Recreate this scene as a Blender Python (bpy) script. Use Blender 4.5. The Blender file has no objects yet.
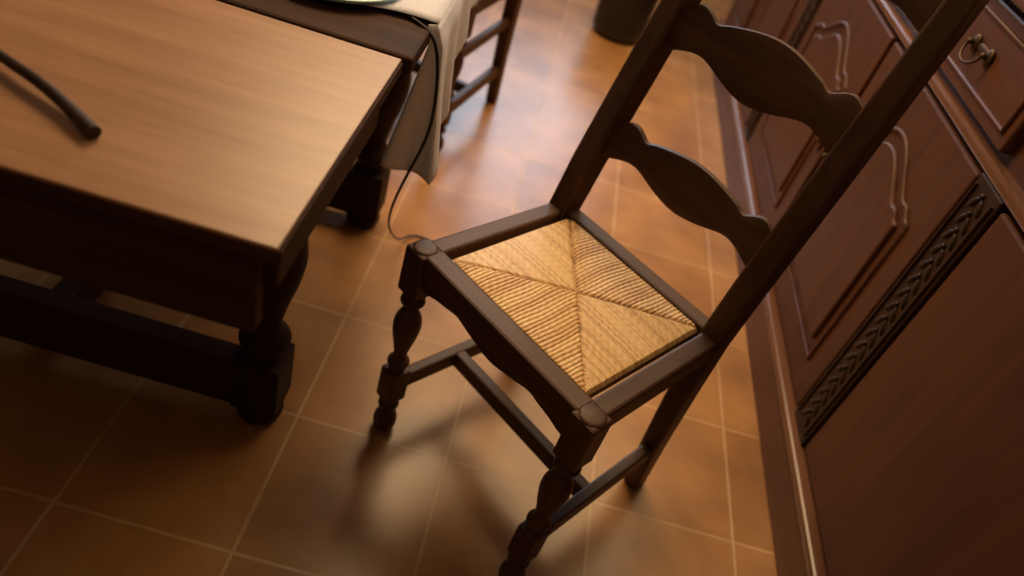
import bpy, bmesh, math, random
from mathutils import Vector, Matrix
random.seed(4)
D=bpy.data; C=bpy.context
def lin(c):
    return tuple(((v/255)/12.92 if v/255<=0.04045 else ((v/255+0.055)/1.055)**2.4) for v in c)+(1,)
# ---------------------------------------------------------------- materials
def newmat(name):
    m=D.materials.new(name); m.use_nodes=True
    nt=m.node_tree; b=nt.nodes['Principled BSDF']; return m,nt,b
def wood(name,c1,c2,rough=.4,axis='x',scale=1.0,bump=.15,spec=.5):
    m,nt,b=newmat(name); N=nt.nodes; L=nt.links
    tc=N.new('ShaderNodeTexCoord'); mp=N.new('ShaderNodeMapping')
    s={'x':(3,45,45),'y':(45,3,45),'z':(45,45,3)}[axis]
    mp.inputs['Scale'].default_value=tuple(v*scale for v in s)
    L.new(tc.outputs['Object'],mp.inputs['Vector'])
    n=N.new('ShaderNodeTexNoise'); n.inputs['Scale'].default_value=1; n.inputs['Detail'].default_value=6; n.inputs['Roughness'].default_value=.65
    L.new(mp.outputs['Vector'],n.inputs['Vector'])
    n2=N.new('ShaderNodeTexNoise'); n2.inputs['Scale'].default_value=5; L.new(tc.outputs['Object'],n2.inputs['Vector'])
    mx=N.new('ShaderNodeMath'); mx.operation='MULTIPLY_ADD'; mx.inputs[1].default_value=.35; 
    L.new(n2.outputs['Fac'],mx.inputs[0]); L.new(n.outputs['Fac'],mx.inputs[2])
    r=N.new('ShaderNodeValToRGB'); r.color_ramp.elements[0].position=.45; r.color_ramp.elements[1].position=.85
    r.color_ramp.elements[0].color=lin(c1); r.color_ramp.elements[1].color=lin(c2)
    L.new(mx.outputs[0],r.inputs[0]); L.new(r.outputs[0],b.inputs['Base Color'])
    b.inputs['Roughness'].default_value=rough
    b.inputs['Specular IOR Level'].default_value=spec
    bp=N.new('ShaderNodeBump'); bp.inputs['Strength'].default_value=bump; bp.inputs['Distance'].default_value=.002
    L.new(n.outputs['Fac'],bp.inputs['Height']); L.new(bp.outputs[0],b.inputs['Normal'])
    return m
def plain(name,c,rough=.6,metal=0,nscale=20,var=.15):
    m,nt,b=newmat(name); N=nt.nodes; L=nt.links
    tc=N.new('ShaderNodeTexCoord'); n=N.new('ShaderNodeTexNoise'); n.inputs['Scale'].default_value=nscale; n.inputs['Detail'].default_value=4
    L.new(tc.outputs['Object'],n.inputs['Vector'])
    r=N.new('ShaderNodeValToRGB'); r.color_ramp.elements[0].position=.3; r.color_ramp.elements[1].position=.7
    a=lin(c); r.color_ramp.elements[0].color=tuple(v*(1-var) for v in a[:3])+(1,); r.color_ramp.elements[1].color=tuple(min(1,v*(1+var)) for v in a[:3])+(1,)
    L.new(n.outputs['Fac'],r.inputs[0]); L.new(r.outputs[0],b.inputs['Base Color'])
    b.inputs['Roughness'].default_value=rough; b.inputs['Metallic'].default_value=metal
    return m
CH1,CH2=(60,37,23),(88,56,36)
M_chx=wood('chair_wood_x',CH1,CH2,.5,'x',spec=.4); M_chy=wood('chair_wood_y',CH1,CH2,.5,'y',spec=.4); M_chz=wood('chair_wood_z',CH1,CH2,.5,'z',spec=.4)
M_leaf=wood('table_leaf_wood',(154,112,84),(180,138,106),.38,'x',1.0,.2,spec=.7)
M_tabx=wood('table_dark_wood_x',(52,33,20),(74,48,31),.7,'x',spec=.15); M_tabz=wood('table_dark_wood_z',(42,27,17),(58,38,25),.65,'z',spec=.12)
M_caby=wood('cabinet_wood_y',(80,45,26),(102,60,36),.45,'y',.7); M_cabz=wood('cabinet_wood_z',(74,42,25),(96,56,34),.5,'z',.7,spec=.35)
M_cabm=wood('cabinet_moulding_wood',(98,62,42),(122,82,60),.25,'y',.7,spec=.6)
M_cabd=wood('cabinet_dark_wood',(44,27,18),(60,38,25),.5,'z',.7,spec=.3)
M_brass=plain('aged_brass',(92,72,48),.55,.9)
M_cloth=plain('tablecloth_fabric',(232,234,252),.9,0,60,.02)
M_plate=plain('pale_teal_ceramic',(190,235,245),.3,0,10,.02)
M_black=plain('black_rubber',(14,13,12),.5)
M_leather=plain('dark_leather',(46,28,19),.6,0,80,.3)
M_wall=plain('plaster',(175,145,108),.9,0,8,.05)
M_ceil=plain('ceiling_paint',(200,180,148),.9)
M_white=plain('window_paint',(220,215,205),.5)
M_shade=plain('lampshade_fabric',(225,190,130),.8)
M_bin=plain('bin_plastic',(26,20,17),.45)
def floor_mat():
    m,nt,b=newmat('terracotta_tiles'); N=nt.nodes; L=nt.links
    tc=N.new('ShaderNodeTexCoord'); mp=N.new('ShaderNodeMapping'); mp.inputs['Location'].default_value=(-.05+.2925*20,-.91+.2925*20,0)
    L.new(tc.outputs['Object'],mp.inputs['Vector'])
    br=N.new('ShaderNodeTexBrick'); br.offset=0; br.squash=1
    for k,v in {'Scale':1,'Mortar Size':.0034,'Mortar Smooth':.3,'Bias':0,'Brick Width':.2925,'Row Height':.2925}.items(): br.inputs[k].default_value=v
    br.inputs['Color1'].default_value=lin((164,118,74)); br.inputs['Color2'].default_value=lin((180,133,86)); br.inputs['Mortar'].default_value=lin((194,158,114))
    L.new(mp.outputs[0],br.inputs['Vector'])
    n=N.new('ShaderNodeTexNoise'); n.inputs['Scale'].default_value=6; n.inputs['Detail'].default_value=5; L.new(tc.outputs['Object'],n.inputs['Vector'])
    r=N.new('ShaderNodeValToRGB'); r.color_ramp.elements[0].position=.3; r.color_ramp.elements[1].position=.7
    r.color_ramp.elements[0].color=(.66,.61,.55,1); r.color_ramp.elements[1].color=(1.1,1.08,1.04,1)
    L.new(n.outputs['Fac'],r.inputs[0])
    mx=N.new('ShaderNodeMix'); mx.data_type='RGBA'; mx.blend_type='MULTIPLY'; mx.inputs['Factor'].default_value=1
    L.new(br.outputs['Color'],mx.inputs['A']); L.new(r.outputs[0],mx.inputs['B']); L.new(mx.outputs['Result'],b.inputs['Base Color'])
    b.inputs['Roughness'].default_value=.30
    inv=N.new('ShaderNodeMath'); inv.operation='SUBTRACT'; inv.inputs[0].default_value=1; L.new(br.outputs['Fac'],inv.inputs[1])
    bp=N.new('ShaderNodeBump'); bp.inputs['Strength'].default_value=.4; bp.inputs['Distance'].default_value=.002
    L.new(inv.outputs[0],bp.inputs['Height']); L.new(bp.outputs[0],b.inputs['Normal'])
    return m
M_floor=floor_mat()
def rush_mat():
    m,nt,b=newmat('rush_straw'); N=nt.nodes; L=nt.links
    at=N.new('ShaderNodeAttribute'); at.attribute_name='strand'
    r=N.new('ShaderNodeValToRGB'); e=r.color_ramp.elements
    e[0].position=0; e[0].color=lin((86,52,26)); e[1].position=1; e[1].color=lin((255,224,164))
    k=e.new(.45); k.color=lin((218,168,106))
    L.new(at.outputs['Fac'],r.inputs[0]); L.new(r.outputs[0],b.inputs['Base Color']); b.inputs['Roughness'].default_value=.40
    return m
M_rush=rush_mat()
# ---------------------------------------------------------------- mesh helpers
def empty(name,loc=(0,0,0),rz=0):
    e=D.objects.new(name,None); C.collection.objects.link(e); e.location=loc; e.rotation_euler=(0,0,rz); return e
def mkobj(name,bm,mat,parent=None,smooth=False,bevel=0,seg=2):
    bmesh.ops.recalc_face_normals(bm,faces=bm.faces)
    me=D.meshes.new(name); bm.to_mesh(me); bm.free()
    o=D.objects.new(name,me); C.collection.objects.link(o); me.materials.append(mat)
    if smooth:
        for p in me.polygons: p.use_smooth=True
    if bevel:
        md=o.modifiers.new('bevel','BEVEL'); md.width=bevel; md.segments=seg; md.limit_method='ANGLE'; md.angle_limit=math.radians(40)
    if parent: o.parent=parent
    return o
def beam_bm(bm,p0,p1,w,d,up=(0,0,1)):
    p0=Vector(p0);p1=Vector(p1); a=(p1-p0).normalized(); u=Vector(up); s=a.cross(u).normalized(); u=s.cross(a).normalized()
    vs=[]
    for p in (p0,p1):
        for i,j in ((-1,-1),(1,-1),(1,1),(-1,1)):
            vs.append(bm.verts.new(p+s*(w/2*i)+u*(d/2*j)))
    for f in ((0,1,2,3),(7,6,5,4),(0,4,5,1),(1,5,6,2),(2,6,7,3),(3,7,4,0)): bm.faces.new([vs[i] for i in f])
def beam(name,p0,p1,w,d,mat,parent=None,bevel=.003,up=(0,0,1)):
    bm=bmesh.new(); beam_bm(bm,p0,p1,w,d,up); return mkobj(name,bm,mat,parent,bevel=bevel)
def box(name,lo,hi,mat,parent=None,bevel=.002):
    bm=bmesh.new(); vs=[bm.verts.new((x,y,z)) for z in (lo[2],hi[2]) for y in (lo[1],hi[1]) for x in (lo[0],hi[0])]
    for f in ((0,2,3,1),(4,5,7,6),(0,1,5,4),(2,6,7,3),(0,4,6,2),(1,3,7,5)): bm.faces.new([vs[i] for i in f])
    return mkobj(name,bm,mat,parent,bevel=bevel)
def lathe_bm(bm,prof,c=(0,0,0),n=24,mat=None):
    rings=[]
    for r,z in prof:
        ring=[]
        for i in range(n):
            a=2*math.pi*i/n; v=Vector((r*math.cos(a),r*math.sin(a),z))
            if mat: v=mat@v
            ring.append(bm.verts.new(v+Vector(c)))
        rings.append(ring)
    for a,b in zip(rings,rings[1:]):
        for i in range(n): bm.faces.new((a[i],a[(i+1)%n],b[(i+1)%n],b[i]))
    bm.faces.new(rings[0]); bm.faces.new(rings[-1])
def smoothprof(pts,k=6):
    out=[]
    for i in range(len(pts)-1):
        p0=pts[max(i-1,0)];p1=pts[i];p2=pts[i+1];p3=pts[min(i+2,len(pts)-1)]
        for j in range(k):
            t=j/k
            z=p1[1]+(p2[1]-p1[1])*t
            r=.5*((2*p1[0])+(-p0[0]+p2[0])*t+(2*p0[0]-5*p1[0]+4*p2[0]-p3[0])*t*t+(-p0[0]+3*p1[0]-3*p2[0]+p3[0])*t**3)
            out.append((max(r,.001),z))
    out.append(pts[-1]); return out
def lathe(name,prof,c,mat,parent=None,n=24,k=6):
    bm=bmesh.new(); lathe_bm(bm,smoothprof(prof,k) if k else prof,c,n); return mkobj(name,bm,mat,parent,smooth=True)
def prism(name,pts,fn0,fn1,mat,parent=None,bevel=0,seg=2):
    bm=bmesh.new(); a=[bm.verts.new(fn0(*p)) for p in pts]; b=[bm.verts.new(fn1(*p)) for p in pts]
    n=len(pts); bm.faces.new(a); bm.faces.new(b[::-1])
    for i in range(n): bm.faces.new((a[i],b[i],b[(i+1)%n],a[(i+1)%n]))
    return mkobj(name,bm,mat,parent,bevel=bevel,seg=seg)
def tube(name,pts,r,mat,parent=None,closed=False,bez=False):
    cu=D.curves.new(name,'CURVE'); cu.dimensions='3D'; cu.bevel_depth=r; cu.bevel_resolution=3; cu.use_fill_caps=True
    if bez:
        sp=cu.splines.new('NURBS'); sp.points.add(len(pts)-1)
        for i,p in enumerate(pts): sp.points[i].co=tuple(p)+(1,)
        sp.use_endpoint_u=True; sp.order_u=4; cu.resolution_u=8
    else:
        sp=cu.splines.new('POLY'); sp.points.add(len(pts)-1)
        for i,p in enumerate(pts): sp.points[i].co=tuple(p)+(1,)
    sp.use_cyclic_u=closed
    o=D.objects.new(name,cu); C.collection.objects.link(o); cu.materials.append(mat)
    if parent: o.parent=parent
    return o
# ---------------------------------------------------------------- room
box('floor',(-3.2,-1.6,-.05),(1.25,4.8,0),M_floor,bevel=0)
box('ceiling',(-3.2,-1.6,2.5),(1.25,4.8,2.55),M_ceil,bevel=0)
box('wall_right',(1.25,-1.6,-.05),(1.35,4.8,2.55),M_wall,bevel=0)
box('wall_left',(-3.3,-1.6,-.05),(-3.2,4.8,2.55),M_wall,bevel=0)
box('wall_back',(-3.3,-1.7,-.05),(1.35,-1.6,2.55),M_wall,bevel=0)
wf=empty('wall_front')
WX0,WX1,WZ0,WZ1=-.75,.55,.85,2.25
box('wall_part_left',(-3.3,4.8,-.05),(WX0,4.9,2.55),M_wall,wf,0)
box('wall_part_right',(WX1,4.8,-.05),(1.35,4.9,2.55),M_wall,wf,0)
box('wall_part_below',(WX0,4.8,-.05),(WX1,4.9,WZ0),M_wall,wf,0)
box('wall_part_above',(WX0,4.8,WZ1),(WX1,4.9,2.55),M_wall,wf,0)
wi=empty('window_1')
for n,a,b in (('sill',(WX0,4.78,WZ0),(WX1,4.86,WZ0+.05)),('head',(WX0,4.8,WZ1-.05),(WX1,4.86,WZ1)),('jamb_a',(WX0,4.8,WZ0),(WX0+.05,4.86,WZ1)),('jamb_b',(WX1-.05,4.8,WZ0),(WX1,4.86,WZ1)),('mullion',(-.125,4.8,WZ0),(-.075,4.86,WZ1))):
    box(n,a,b,M_white,wi)
# ---------------------------------------------------------------- ladder-back rush chair
def slat_edges(a,hc,he):
    top=he/2+(hc-he)*.60*(math.cos(min(1,a/.62)*math.pi/2)**1.3 if a<.62 else 0)+.012*math.exp(-((a-.80)/.13)**2)-.004*math.exp(-((a-.6)/.06)**2)
    bot=-he/2-(hc-he)*.40*math.exp(-(a/.30)**2)+.012*math.exp(-((a-.60)/.22)**2)-.004*math.exp(-((a-.92)/.1)**2)
    return top,bot
def slat(name,parent,w,hc,he,yfun,zc,mat,th=.016,bow=.012):
    bm=bmesh.new(); n=56; m=8; F=[];B=[]
    for i in range(n+1):
        t=-1+2*i/n; top,bot=slat_edges(abs(t),hc,he); fr=[];bk=[]
        for j in range(m+1):
            z=zc+bot+(top-bot)*j/m; e=abs(2*j/m-1)**6*.003
            y=yfun(z)+bow*(1-t*t)
            fr.append(bm.verts.new((t*w/2,y-th/2+e,z))); bk.append(bm.verts.new((t*w/2,y+th/2-e,z)))
        F.append(fr);B.append(bk)
    for i in range(n):
        for j in range(m):
            bm.faces.new((F[i][j],F[i+1][j],F[i+1][j+1],F[i][j+1])); bm.faces.new((B[i][j+1],B[i+1][j+1],B[i+1][j],B[i][j]))
        for j in (0,m): bm.faces.new((F[i][j],B[i][j],B[i+1][j],F[i+1][j]))
    for i in (0,n):
        for j in range(m): bm.faces.new((F[i][j],F[i][j+1],B[i][j+1],B[i][j]))
    o=mkobj(name,bm,mat,parent,smooth=True)
    md=o.modifiers.new('es','EDGE_SPLIT'); md.split_angle=math.radians(50)
    return o
def rush_seat(parent,x0,y0,y1,z):
    nx,ny=420,330; bm=bmesh.new(); lay=bm.verts.layers.float.new('strand')
    cy=(y0+y1)/2; hy=(y1-y0)/2
    rnd=[random.random() for _ in range(400)]
    grid=[]
    for j in range(ny+1):
        row=[]
        for i in range(nx+1):
            x=-x0+2*x0*i/nx; y=y0+(y1-y0)*j/ny
            u=x/x0; v=(y-cy)/hy
            wob=.0010*math.sin(60*y+9*x)+.0006*math.sin(150*x+40*y)
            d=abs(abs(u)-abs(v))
            if abs(v)>abs(u): q=(x+wob+x0)/.0070; off=0; amp=.0026
            else: q=(y+wob-y0)/.0044; off=150; amp=.0011
            k=int(math.floor(q)); f=q-k
            rid=math.sqrt(max(0,1-(2*f-1)**2))
            m=max(abs(u),abs(v))
            crown=.012*(1-m**2)**.5 if m<1 else 0
            groove=-.0025*math.exp(-(d/.035)**2)
            edge=-.006*max(0,(m-.97)/.03)
            vt=bm.verts.new((x,y,z+crown*.5+groove+rid*amp+edge))
            tw=math.sin(420*(y if abs(v)>abs(u) else x)+2.2*f+rnd[(k+off)%400]*40)*.09
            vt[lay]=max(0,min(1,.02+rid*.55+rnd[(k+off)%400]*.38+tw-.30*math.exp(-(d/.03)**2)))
            row.append(vt)
        grid.append(row)
    for j in range(ny):
        for i in range(nx): bm.faces.new((grid[j][i],grid[j][i+1],grid[j+1][i+1],grid[j+1][i]))
    o=mkobj('rush_seat',bm,M_rush,parent,smooth=True)
    box('rush_underside',(-x0,y0,z-.02),(x0,y1,z-.006),M_rush,parent)
    return o
def ladder_chair(name,loc,rz,hwf=.19,hwb=.182,dep=.313,H=.45,rungs=False):
    e=empty(name,loc,rz)
    for s,nm in ((-1,'left'),(1,'right')):
        x=s*hwf; bm=bmesh.new()
        prof=[(.011,0),(.019,.006),(.0225,.022),(.020,.040),(.013,.052),(.0125,.060),(.019,.068),(.019,.076),(.013,.084),(.016,.094)]
        lathe_bm(bm,smoothprof(prof),(x,0,0))
        prof=[(.016,.165),(.013,.176),(.0195,.185),(.0195,.193),(.012,.203),(.0145,.225),(.021,.255),(.0245,.282),(.022,.302),(.013,.322),(.012,.328),(.0205,.337),(.0205,.345),(.014,.354),(.017,.364)]
        lathe_bm(bm,smoothprof(prof),(x,0,0))
        mkobj('front_leg_turning_'+nm,bm,M_chz,e,smooth=True)
        box('front_leg_stretcher_block_'+nm,(x-.02,-.02,.09),(x+.02,.02,.168),M_chz,e,.004)
        box('front_leg_seat_block_'+nm,(x-.0225,-.0225,.36),(x+.0225,.0225,H+.004),M_chz,e,.005)
        lathe('front_leg_cap_'+nm,[(.0205,H+.001),(.0205,H+.004),(.017,H+.0065),(.009,H+.0075),(.001,H+.008)],(x,0,0),M_chz,e,k=3)
        xb=s*hwb; bm=bmesh.new()
        path=[(dep+.045,0),(dep+.02,.16),(dep+.005,.32),(dep,.44),(dep+.025,.55),(dep+.075,.72),(dep+.13,.90),(dep+.175,1.04),(dep+.18,1.06)]
        wid=[.034,.037,.04,.042,.042,.042,.040,.038,.02]
        dpt=[.036,.040,.045,.048,.054,.056,.054,.050,.03]
        prev=None
        for (y,z),w,d in zip(path,wid,dpt):
            ring=[bm.verts.new((xb+i*w/2,y+j*d/2,z)) for i,j in ((-1,-1),(1,-1),(1,1),(-1,1))]
            if prev:
                for q in range(4): bm.faces.new((prev[q],prev[(q+1)%4],ring[(q+1)%4],ring[q]))
            else: bm.faces.new(ring)
            prev=ring
        bm.faces.new(prev)
        mkobj('back_post_'+nm,bm,M_chz,e,bevel=.006,seg=3)
        beam('seat_rail_'+nm,(x*.99-s*.003,.015,H-.018),(xb,dep-.01,H-.018),.034,.046,M_chy,e,.005)
        beam('side_stretcher_'+nm,(x,.01,.13),(xb,dep+.022,.13),.022,.036,M_chy,e,.004)
        if rungs: beam('side_rung_'+nm,(x,.01,.30),(xb,dep+.012,.30),.02,.03,M_chy,e,.004)
    beam('seat_rail_front',(-hwf+.015,.004,H-.018),(hwf-.015,.004,H-.018),.038,.046,M_chx,e,.005)
    pts=[]; n=40; W=hwf-.02
    for i in range(n+1):
        t=-1+2*i/n; a=abs(t); pts.append((t*W,H-.058-.012*math.exp(-(a/.25)**2)-.010*math.exp(-((a-.95)/.15)**2)+.006*math.exp(-((a-.5)/.12)**2)))
    pts+= [(W,H-.035),(-W,H-.035)]
    prism('front_apron',pts,lambda a,b:(a,-.006,b),lambda a,b:(a,.012,b),M_chx,e,.002)
    beam('seat_rail_back',(-hwb+.015,dep+.004,H-.018),(hwb-.015,dep+.004,H-.018),.034,.046,M_chx,e,.005)
    mid=dep*.47; xm=(hwf+hwb)/2
    beam('cross_stretcher',(-xm,mid,.13),(xm,mid,.13),.024,.034,M_chx,e,.004)
    rush_seat(e,.157,.021,dep-.010,H-.002)
    for i,(zc,hc,he) in enumerate(((.60,.082,.056),(.80,.098,.064),(.985,.11,.07))):
        slat('back_slat_%d'%(i+1),e,2*hwb-.02,hc,he,lambda z:dep+(z-.44)*.29-.008,zc,M_chx)
    return e
YAW=math.atan2(-.241,.294)
ladder_chair('dining_chair',(.061,.8245,0),YAW)
A=Vector((-.115,2.34)); B=Vector((-.22,1.965)); dr=(A-B).normalized()
ang=math.atan2(dr.y,dr.x)-math.pi/2
xr=Vector((math.cos(ang),math.sin(ang)))
org=B-xr*.19
ladder_chair('dining_chair',(org.x,org.y,0),ang,dep=.37,rungs=True)
# ---------------------------------------------------------------- table
t=empty('draw_leaf_dining_table')
box('leaf_body',(-1.22,.516,.728),(-.171,.943,.7455),M_tabx,t,.002)
box('leaf_panel',(-1.218,.515,.7455),(-.174,.942,.750),M_leaf,t,.0012)
box('leaf_end_rail',(-1.20,.525,.62),(-.195,.548,.7275),M_tabx,t,.003)
box('leaf_side_rail',(-.205,.548,.665),(-.183,.90,.7275),M_tabx,t,.003)
box('main_top',(-1.25,.946,.726),(-.160,1.66,.752),M_tabx,t,.006)
box('apron_near',(-1.15,.90,.60),(-.235,.925,.722),M_tabx,t,.003)
box('apron_far',(-1.15,1.56,.60),(-.235,1.585,.724),M_tabx,t,.003)
box('apron_right',(-.26,.90,.60),(-.235,1.585,.724),M_tabx,t,.003)
box('apron_left',(-1.15,.90,.60),(-1.125,1.585,.724),M_tabx,t,.003)
k=0
for x in (-.312,-1.10):
    for y in (.895,1.54):
        k+=1
        box('leg_block_%d'%k,(x-.045,y-.045,.53),(x+.045,y+.045,.722),M_tabz,t,.004)
        lathe('leg_turning_%d'%k,[(.038,.16),(.028,.18),(.042,.20),(.042,.215),(.026,.235),(.034,.29),(.050,.35),(.056,.40),(.048,.45),(.028,.48),(.042,.497),(.042,.51),(.032,.53)],(x,y,0),M_tabz,t)
        box('leg_foot_block_%d'%k,(x-.042,y-.042,.045),(x+.042,y+.042,.165),M_tabz,t,.004)
        lathe('leg_bun_%d'%k,[(.024,0),(.038,.008),(.042,.024),(.036,.04),(.028,.047)],(x,y,0),M_tabz,t)
for y in (.895,1.54): beam('stretcher_x_%d'%(y*10),(-1.10,y,.085),(-.312,y,.085),.04,.12,M_tabx,t)
beam('stretcher_mid',(-.70,.895,.085),(-.70,1.54,.085),.04,.07,M_tabx,t)
# tablecloth
def cloth():
    e=bmesh.new(); n=90
    ztop=.7575; Y0c=1.065; LY=.61
    def side(u,v):
        y0=Y0c+LY*u
        fl=v**1.1
        drop=.27-.19*min(1,u/.5)
        wave=(math.sin(u*34+.6)*.014+math.sin(u*13)*.006)*fl*(1-u)**2
        x=-.154+ .010*min(1,v*8)*(1-.8*u)+.020*fl*(1-u)**2+wave
        return (x, y0+.015*fl*math.sin(u*20), ztop-drop*v)
    nv=24; grid=[]
    for i in range(-10,n+1):
        row=[]
        for j in range(nv+1):
            v=j/nv
            if i<0:
                s=-i/10; p=side(0,v); fl=v**1.1
                row.append(e.verts.new((p[0]-s*(.012+.070*fl), p[1]+.014*math.sin(s*5)*fl-.010*s, p[2]+.025*s*v)))
            else: row.append(e.verts.new(side(i/n,v)))
        grid.append(row)
    for a,b in zip(grid,grid[1:]):
        for j in range(nv): e.faces.new((a[j],a[j+1],b[j+1],b[j]))
    tg=[]; nx=40
    for i in range(0,n+1,3):
        y=Y0c+LY*i/n; row=[]
        for j in range(nx+1):
            s=j/nx; x=-.154-s*1.05
            yy=y-(1-i/n)*(.055*math.sin(min(1,s*3)*math.pi/2))+(1-i/n)*.012*math.sin(s*25)
            row.append(e.verts.new((x,yy,ztop+.0012*math.sin(s*40)*math.sin(i*.2)+.0012)))
        tg.append(row)
    for a,b in zip(tg,tg[1:]):
        for j in range(nx): e.faces.new((a[j],a[j+1],b[j+1],b[j]))
    o=mkobj('tablecloth',e,M_cloth,None,smooth=True)
    md=o.modifiers.new('solid','SOLIDIFY'); md.thickness=.0012; md.offset=1
    return o
cloth()
lathe('dinner_plate',[(.001,.7610),(.098,.7610),(.110,.7630),(.113,.766),(.110,.768),(.080,.7665),(.070,.7645),(.001,.764)],(-.330,1.125,0),M_plate,n=48,k=2)
tube('power_cable',[(-.24,1.10,.7555),(-.20,1.065,.7555),(-.158,1.045,.758),(-.140,1.045,.72),(-.125,1.05,.60),(-.155,1.06,.50),(-.19,1.15,.33),(-.20,1.32,.16),(-.20,1.48,.02),(-.185,1.55,.003),(-.12,1.54,.003),(-.05,1.50,.003),(.02,1.45,.003)],.0025,M_black,bez=True)
def strap():
    pts=[(-.60,.70,.757),(-.55,.675,.760),(-.505,.652,.763),(-.46,.633,.763),(-.42,.612,.760),(-.382,.588,.757)]
    rad=[.005,.005,.0055,.006,.0065,.008]
    cu=D.curves.new('leather_strap','CURVE'); cu.dimensions='3D'; cu.bevel_depth=1; cu.bevel_resolution=4; cu.use_fill_caps=True
    sp=cu.splines.new('NURBS'); sp.points.add(len(pts)-1)
    for i,p in enumerate(pts): sp.points[i].co=p+(1,); sp.points[i].radius=rad[i]
    sp.use_endpoint_u=True; sp.order_u=3
    o=D.objects.new('leather_strap',cu); C.collection.objects.link(o); cu.materials.append(M_leather)
strap()
# ---------------------------------------------------------------- sideboard
s=empty('carved_sideboard')
XF=.758
Y0,Y1=-.15,3.55
box('body',(XF+.004,Y0,.10),(1.245,Y1,.955),M_caby,s,.003)
box('plinth',(.722,Y0-.01,0),(1.245,Y1+.01,.105),M_caby,s,.004)
box('plinth_moulding',(.716,Y0-.015,.105),(1.245,Y1+.015,.128),M_cabm,s,.007)
box('worktop',(.715,Y0-.03,.955),(1.248,Y1+.03,.985),M_caby,s,.008)
box('mid_moulding',(.735,Y0-.01,.752),(1.24,Y1+.01,.772),M_cabm,s,.006)
def arch(y0,y1,z0,zs,za,inset=0):
    y0+=inset;y1-=inset;z0+=inset;zs-=inset*.6;za-=inset
    pts=[(y0,z0),(y0,zs)]
    n=40
    for i in range(n+1):
        t=i/n; a=abs(2*t-1)
        h=(math.cos(a*math.pi)/2+.5)
        z=zs+(za-zs)*h+ .012*math.exp(-((a-.86)/.08)**2)
        pts.append((y0+(y1-y0)*(.03+.94*t),z))
    pts+=[(y1,zs),(y1,z0)]
    return pts
def door(tag,y0,y1,knob,carved=True):
    z0,z1=.138,.742
    box('door_%s'%tag,(XF-.020,y0,z0),(XF+.006,y1,z1),M_cabz,s,.005)
    xs=XF-.020
    if not carved: return
    a=arch(y0+.075,y1-.075,z0+.075,.575,.655)
    tube('door_moulding_%s'%tag,[(xs-.001,p[0],p[1]) for p in a],.0052,M_cabz,s,closed=True)
    a=arch(y0+.075,y1-.075,z0+.075,.575,.655,.03)
    prism('door_panel_%s'%tag,a,lambda p,q:(xs-.008,p,q),lambda p,q:(xs+.004,p,q),M_cabz,s,.007,3)
    yk=y0+.03 if knob<0 else y1-.03
    bm=bmesh.new(); bmesh.ops.create_uvsphere(bm,u_segments=16,v_segments=8,radius=1,matrix=Matrix.Translation((xs-.003,yk,.45))@Matrix.Diagonal((.004,.011,.032,1)))
    bmesh.ops.create_uvsphere(bm,u_segments=12,v_segments=8,radius=.007,matrix=Matrix.Translation((xs-.012,yk,.45)))
    mkobj('escutcheon_%s'%tag,bm,M_brass,s,smooth=True)
def drawer(tag,y0,y1):
    z0,z1=.785,.940; xs=XF-.016
    box('drawer_%s'%tag,(xs,y0,z0),(XF+.006,y1,z1),M_caby,s,.005)
    pts=[(y0+.025,z0+.025),(y1-.025,z0+.025),(y1-.025,z1-.025),(y0+.025,z1-.025)]
    tube('drawer_moulding_%s'%tag,[(xs-.001,p[0],p[1]) for p in pts],.005,M_caby,s,closed=True)
    yc=(y0+y1)/2-.06; zc=.865
    bm=bmesh.new()
    for q in (-1,1):
        bmesh.ops.create_uvsphere(bm,u_segments=12,v_segments=8,radius=1,matrix=Matrix.Translation((xs-.004,yc+q*.035,zc))@Matrix.Diagonal((.005,.014,.016,1)))
        bmesh.ops.create_uvsphere(bm,u_segments=12,v_segments=8,radius=.006,matrix=Matrix.Translation((xs-.014,yc+q*.035,zc)))
    bmesh.ops.create_uvsphere(bm,u_segments=12,v_segments=8,radius=1,matrix=Matrix.Translation((xs-.002,yc,zc))@Matrix.Diagonal((.003,.03,.009,1)))
    mkobj('pull_plate_%s'%tag,bm,M_brass,s,smooth=True)
    tube('pull_bail_%s'%tag,[(xs-.016-.010*math.sin(math.pi*i/12),yc-.035*math.cos(math.pi*i/12),zc-.026*math.sin(math.pi*i/12)**.8) for i in range(13)],.0028,M_brass,s)
def pilaster(tag,y0,y1):
    box('pilaster_%s'%tag,(XF-.022,y0,.128),(XF+.006,y1,.752),M_cabd,s,.004)
    xs=XF-.022; yc=(y0+y1)/2; bm=bmesh.new(); z=.17
    while z<.72:
        for q in (-1,1):
            m=Matrix.Translation((xs-.001,yc+q*.012,z))@Matrix.Rotation(q*.6,4,'X')@Matrix.Diagonal((.004,.006,.016,1))
            bmesh.ops.create_uvsphere(bm,u_segments=10,v_segments=6,radius=1,matrix=m)
        bmesh.ops.create_uvsphere(bm,u_segments=10,v_segments=6,radius=1,matrix=Matrix.Translation((xs-.002,yc,z+.016))@Matrix.Diagonal((.004,.005,.005,1)))
        z+=.034
    mkobj('pilaster_carving_%s'%tag,bm,M_cabd,s,smooth=True)
    for q in (-1,1):
        tube('pilaster_bead_%s_%d'%(tag,q+1),[(xs-.001,yc+q*.036,.15),(xs-.001,yc+q*.036,.735)],.0035,M_cabd,s)
door('a',-.10,.48,1,False); door('b',.50,1.08,-1,False); pilaster('a',1.088,1.183); door('c',1.19,1.77,1); door('d',1.79,2.38,-1); pilaster('b',2.39,2.48); door('e',2.49,3.0,1); door('f',3.01,3.52,-1)
for tg,a,b in (('a',-.10,.48),('b',.50,1.085),('c',1.19,1.77),('d',1.79,2.38),('e',2.49,3.0),('f',3.01,3.52)): drawer(tg,a,b)
bn=empty('waste_bin',(.28,3.30,0))
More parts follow.
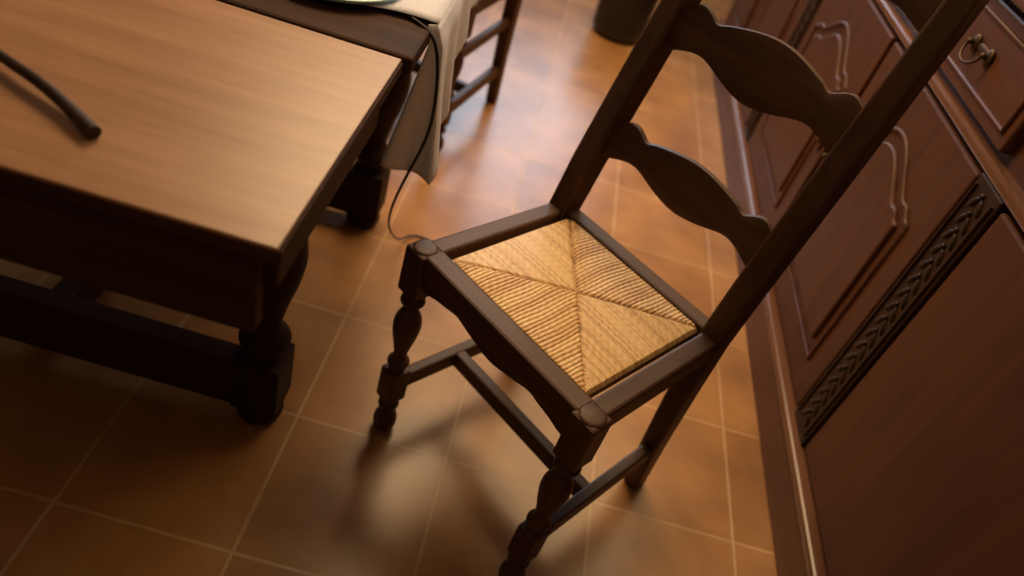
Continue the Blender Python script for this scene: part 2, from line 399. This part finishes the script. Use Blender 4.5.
bm=bmesh.new(); lathe_bm(bm,smoothprof([(.085,0),(.10,.01),(.112,.03),(.118,.15),(.128,.30),(.132,.32)],4),n=36); mkobj('bin_body',bm,M_bin,bn,smooth=True)
tube('bin_rim',[(.13*math.cos(i*math.pi/18),.13*math.sin(i*math.pi/18),.32) for i in range(36)],.006,M_bin,bn,closed=True)
# ---------------------------------------------------------------- lamps
PL=(-.42,2.2,1.95)
pl=empty('pendant_lamp',PL)
bm=bmesh.new(); prev=None
for r,z in ((.42,0),(.22,.22)):
    ring=[bm.verts.new((r*math.cos(i*math.pi/20),r*math.sin(i*math.pi/20),z)) for i in range(40)]
    if prev:
        for i in range(40): bm.faces.new((prev[i],prev[(i+1)%40],ring[(i+1)%40],ring[i]))
    prev=ring
mkobj('shade',bm,M_shade,pl,smooth=True)
tube('cord',[(0,0,.16),(0,0,.55)],.004,M_black,pl)
def area(name,loc,target,size,power,col,size_y=None,spread=180):
    l=D.lights.new(name,'AREA'); l.shape='DISK' if not size_y else 'RECTANGLE'; l.size=size
    if size_y: l.size_y=size_y
    l.energy=power; l.color=col; l.spread=math.radians(spread); o=D.objects.new(name,l); C.collection.objects.link(o); o.location=loc
    o.rotation_euler=(Vector(target)-Vector(loc)).to_track_quat('-Z','Y').to_euler(); return o
area('pendant_light',(PL[0],PL[1],PL[2]+.01),(PL[0]+.3,PL[1]-.8,0),.80,20,(1,.68,.37))
area('added_soft_light',(.36,2.05,2.46),(.36,1.55,0),1.7,36,(1,.71,.38),size_y=2.2,spread=110)  # added broad overhead light for warm glow and softer shadows, no fixture
area('added_fill_light',(-.1,.1,2.46),(-.1,.9,0),1.4,3.5,(1,.80,.46),size_y=1.4)  # added fill light, lifts shadows and brightens the cloth front
area('window_daylight',(-.10,4.75,1.6),(-.05,2.0,.6),1.1,26,(.70,.84,1.0),size_y=1.3)
w=D.worlds.new('world'); C.scene.world=w; w.use_nodes=True
w.node_tree.nodes['Background'].inputs[0].default_value=(.55,.7,1,1); w.node_tree.nodes['Background'].inputs[1].default_value=.8
# ---------------------------------------------------------------- camera
cam=D.cameras.new('camera'); co=D.objects.new('camera',cam); C.collection.objects.link(co)
R=Matrix(((.9555,-.2901,-.0514),(.148,.6236,-.7675),(.2547,.7257,.6391)))
co.matrix_world=Matrix.Translation((0,0,1.214))@R.to_4x4()
cam.sensor_width=36; cam.lens=27; cam.clip_start=.02
cam.dof.use_dof=True; cam.dof.focus_distance=1.08; cam.dof.aperture_fstop=2.4
C.scene.camera=co
C.scene.view_settings.view_transform='Standard'
C.scene.view_settings.exposure=.12
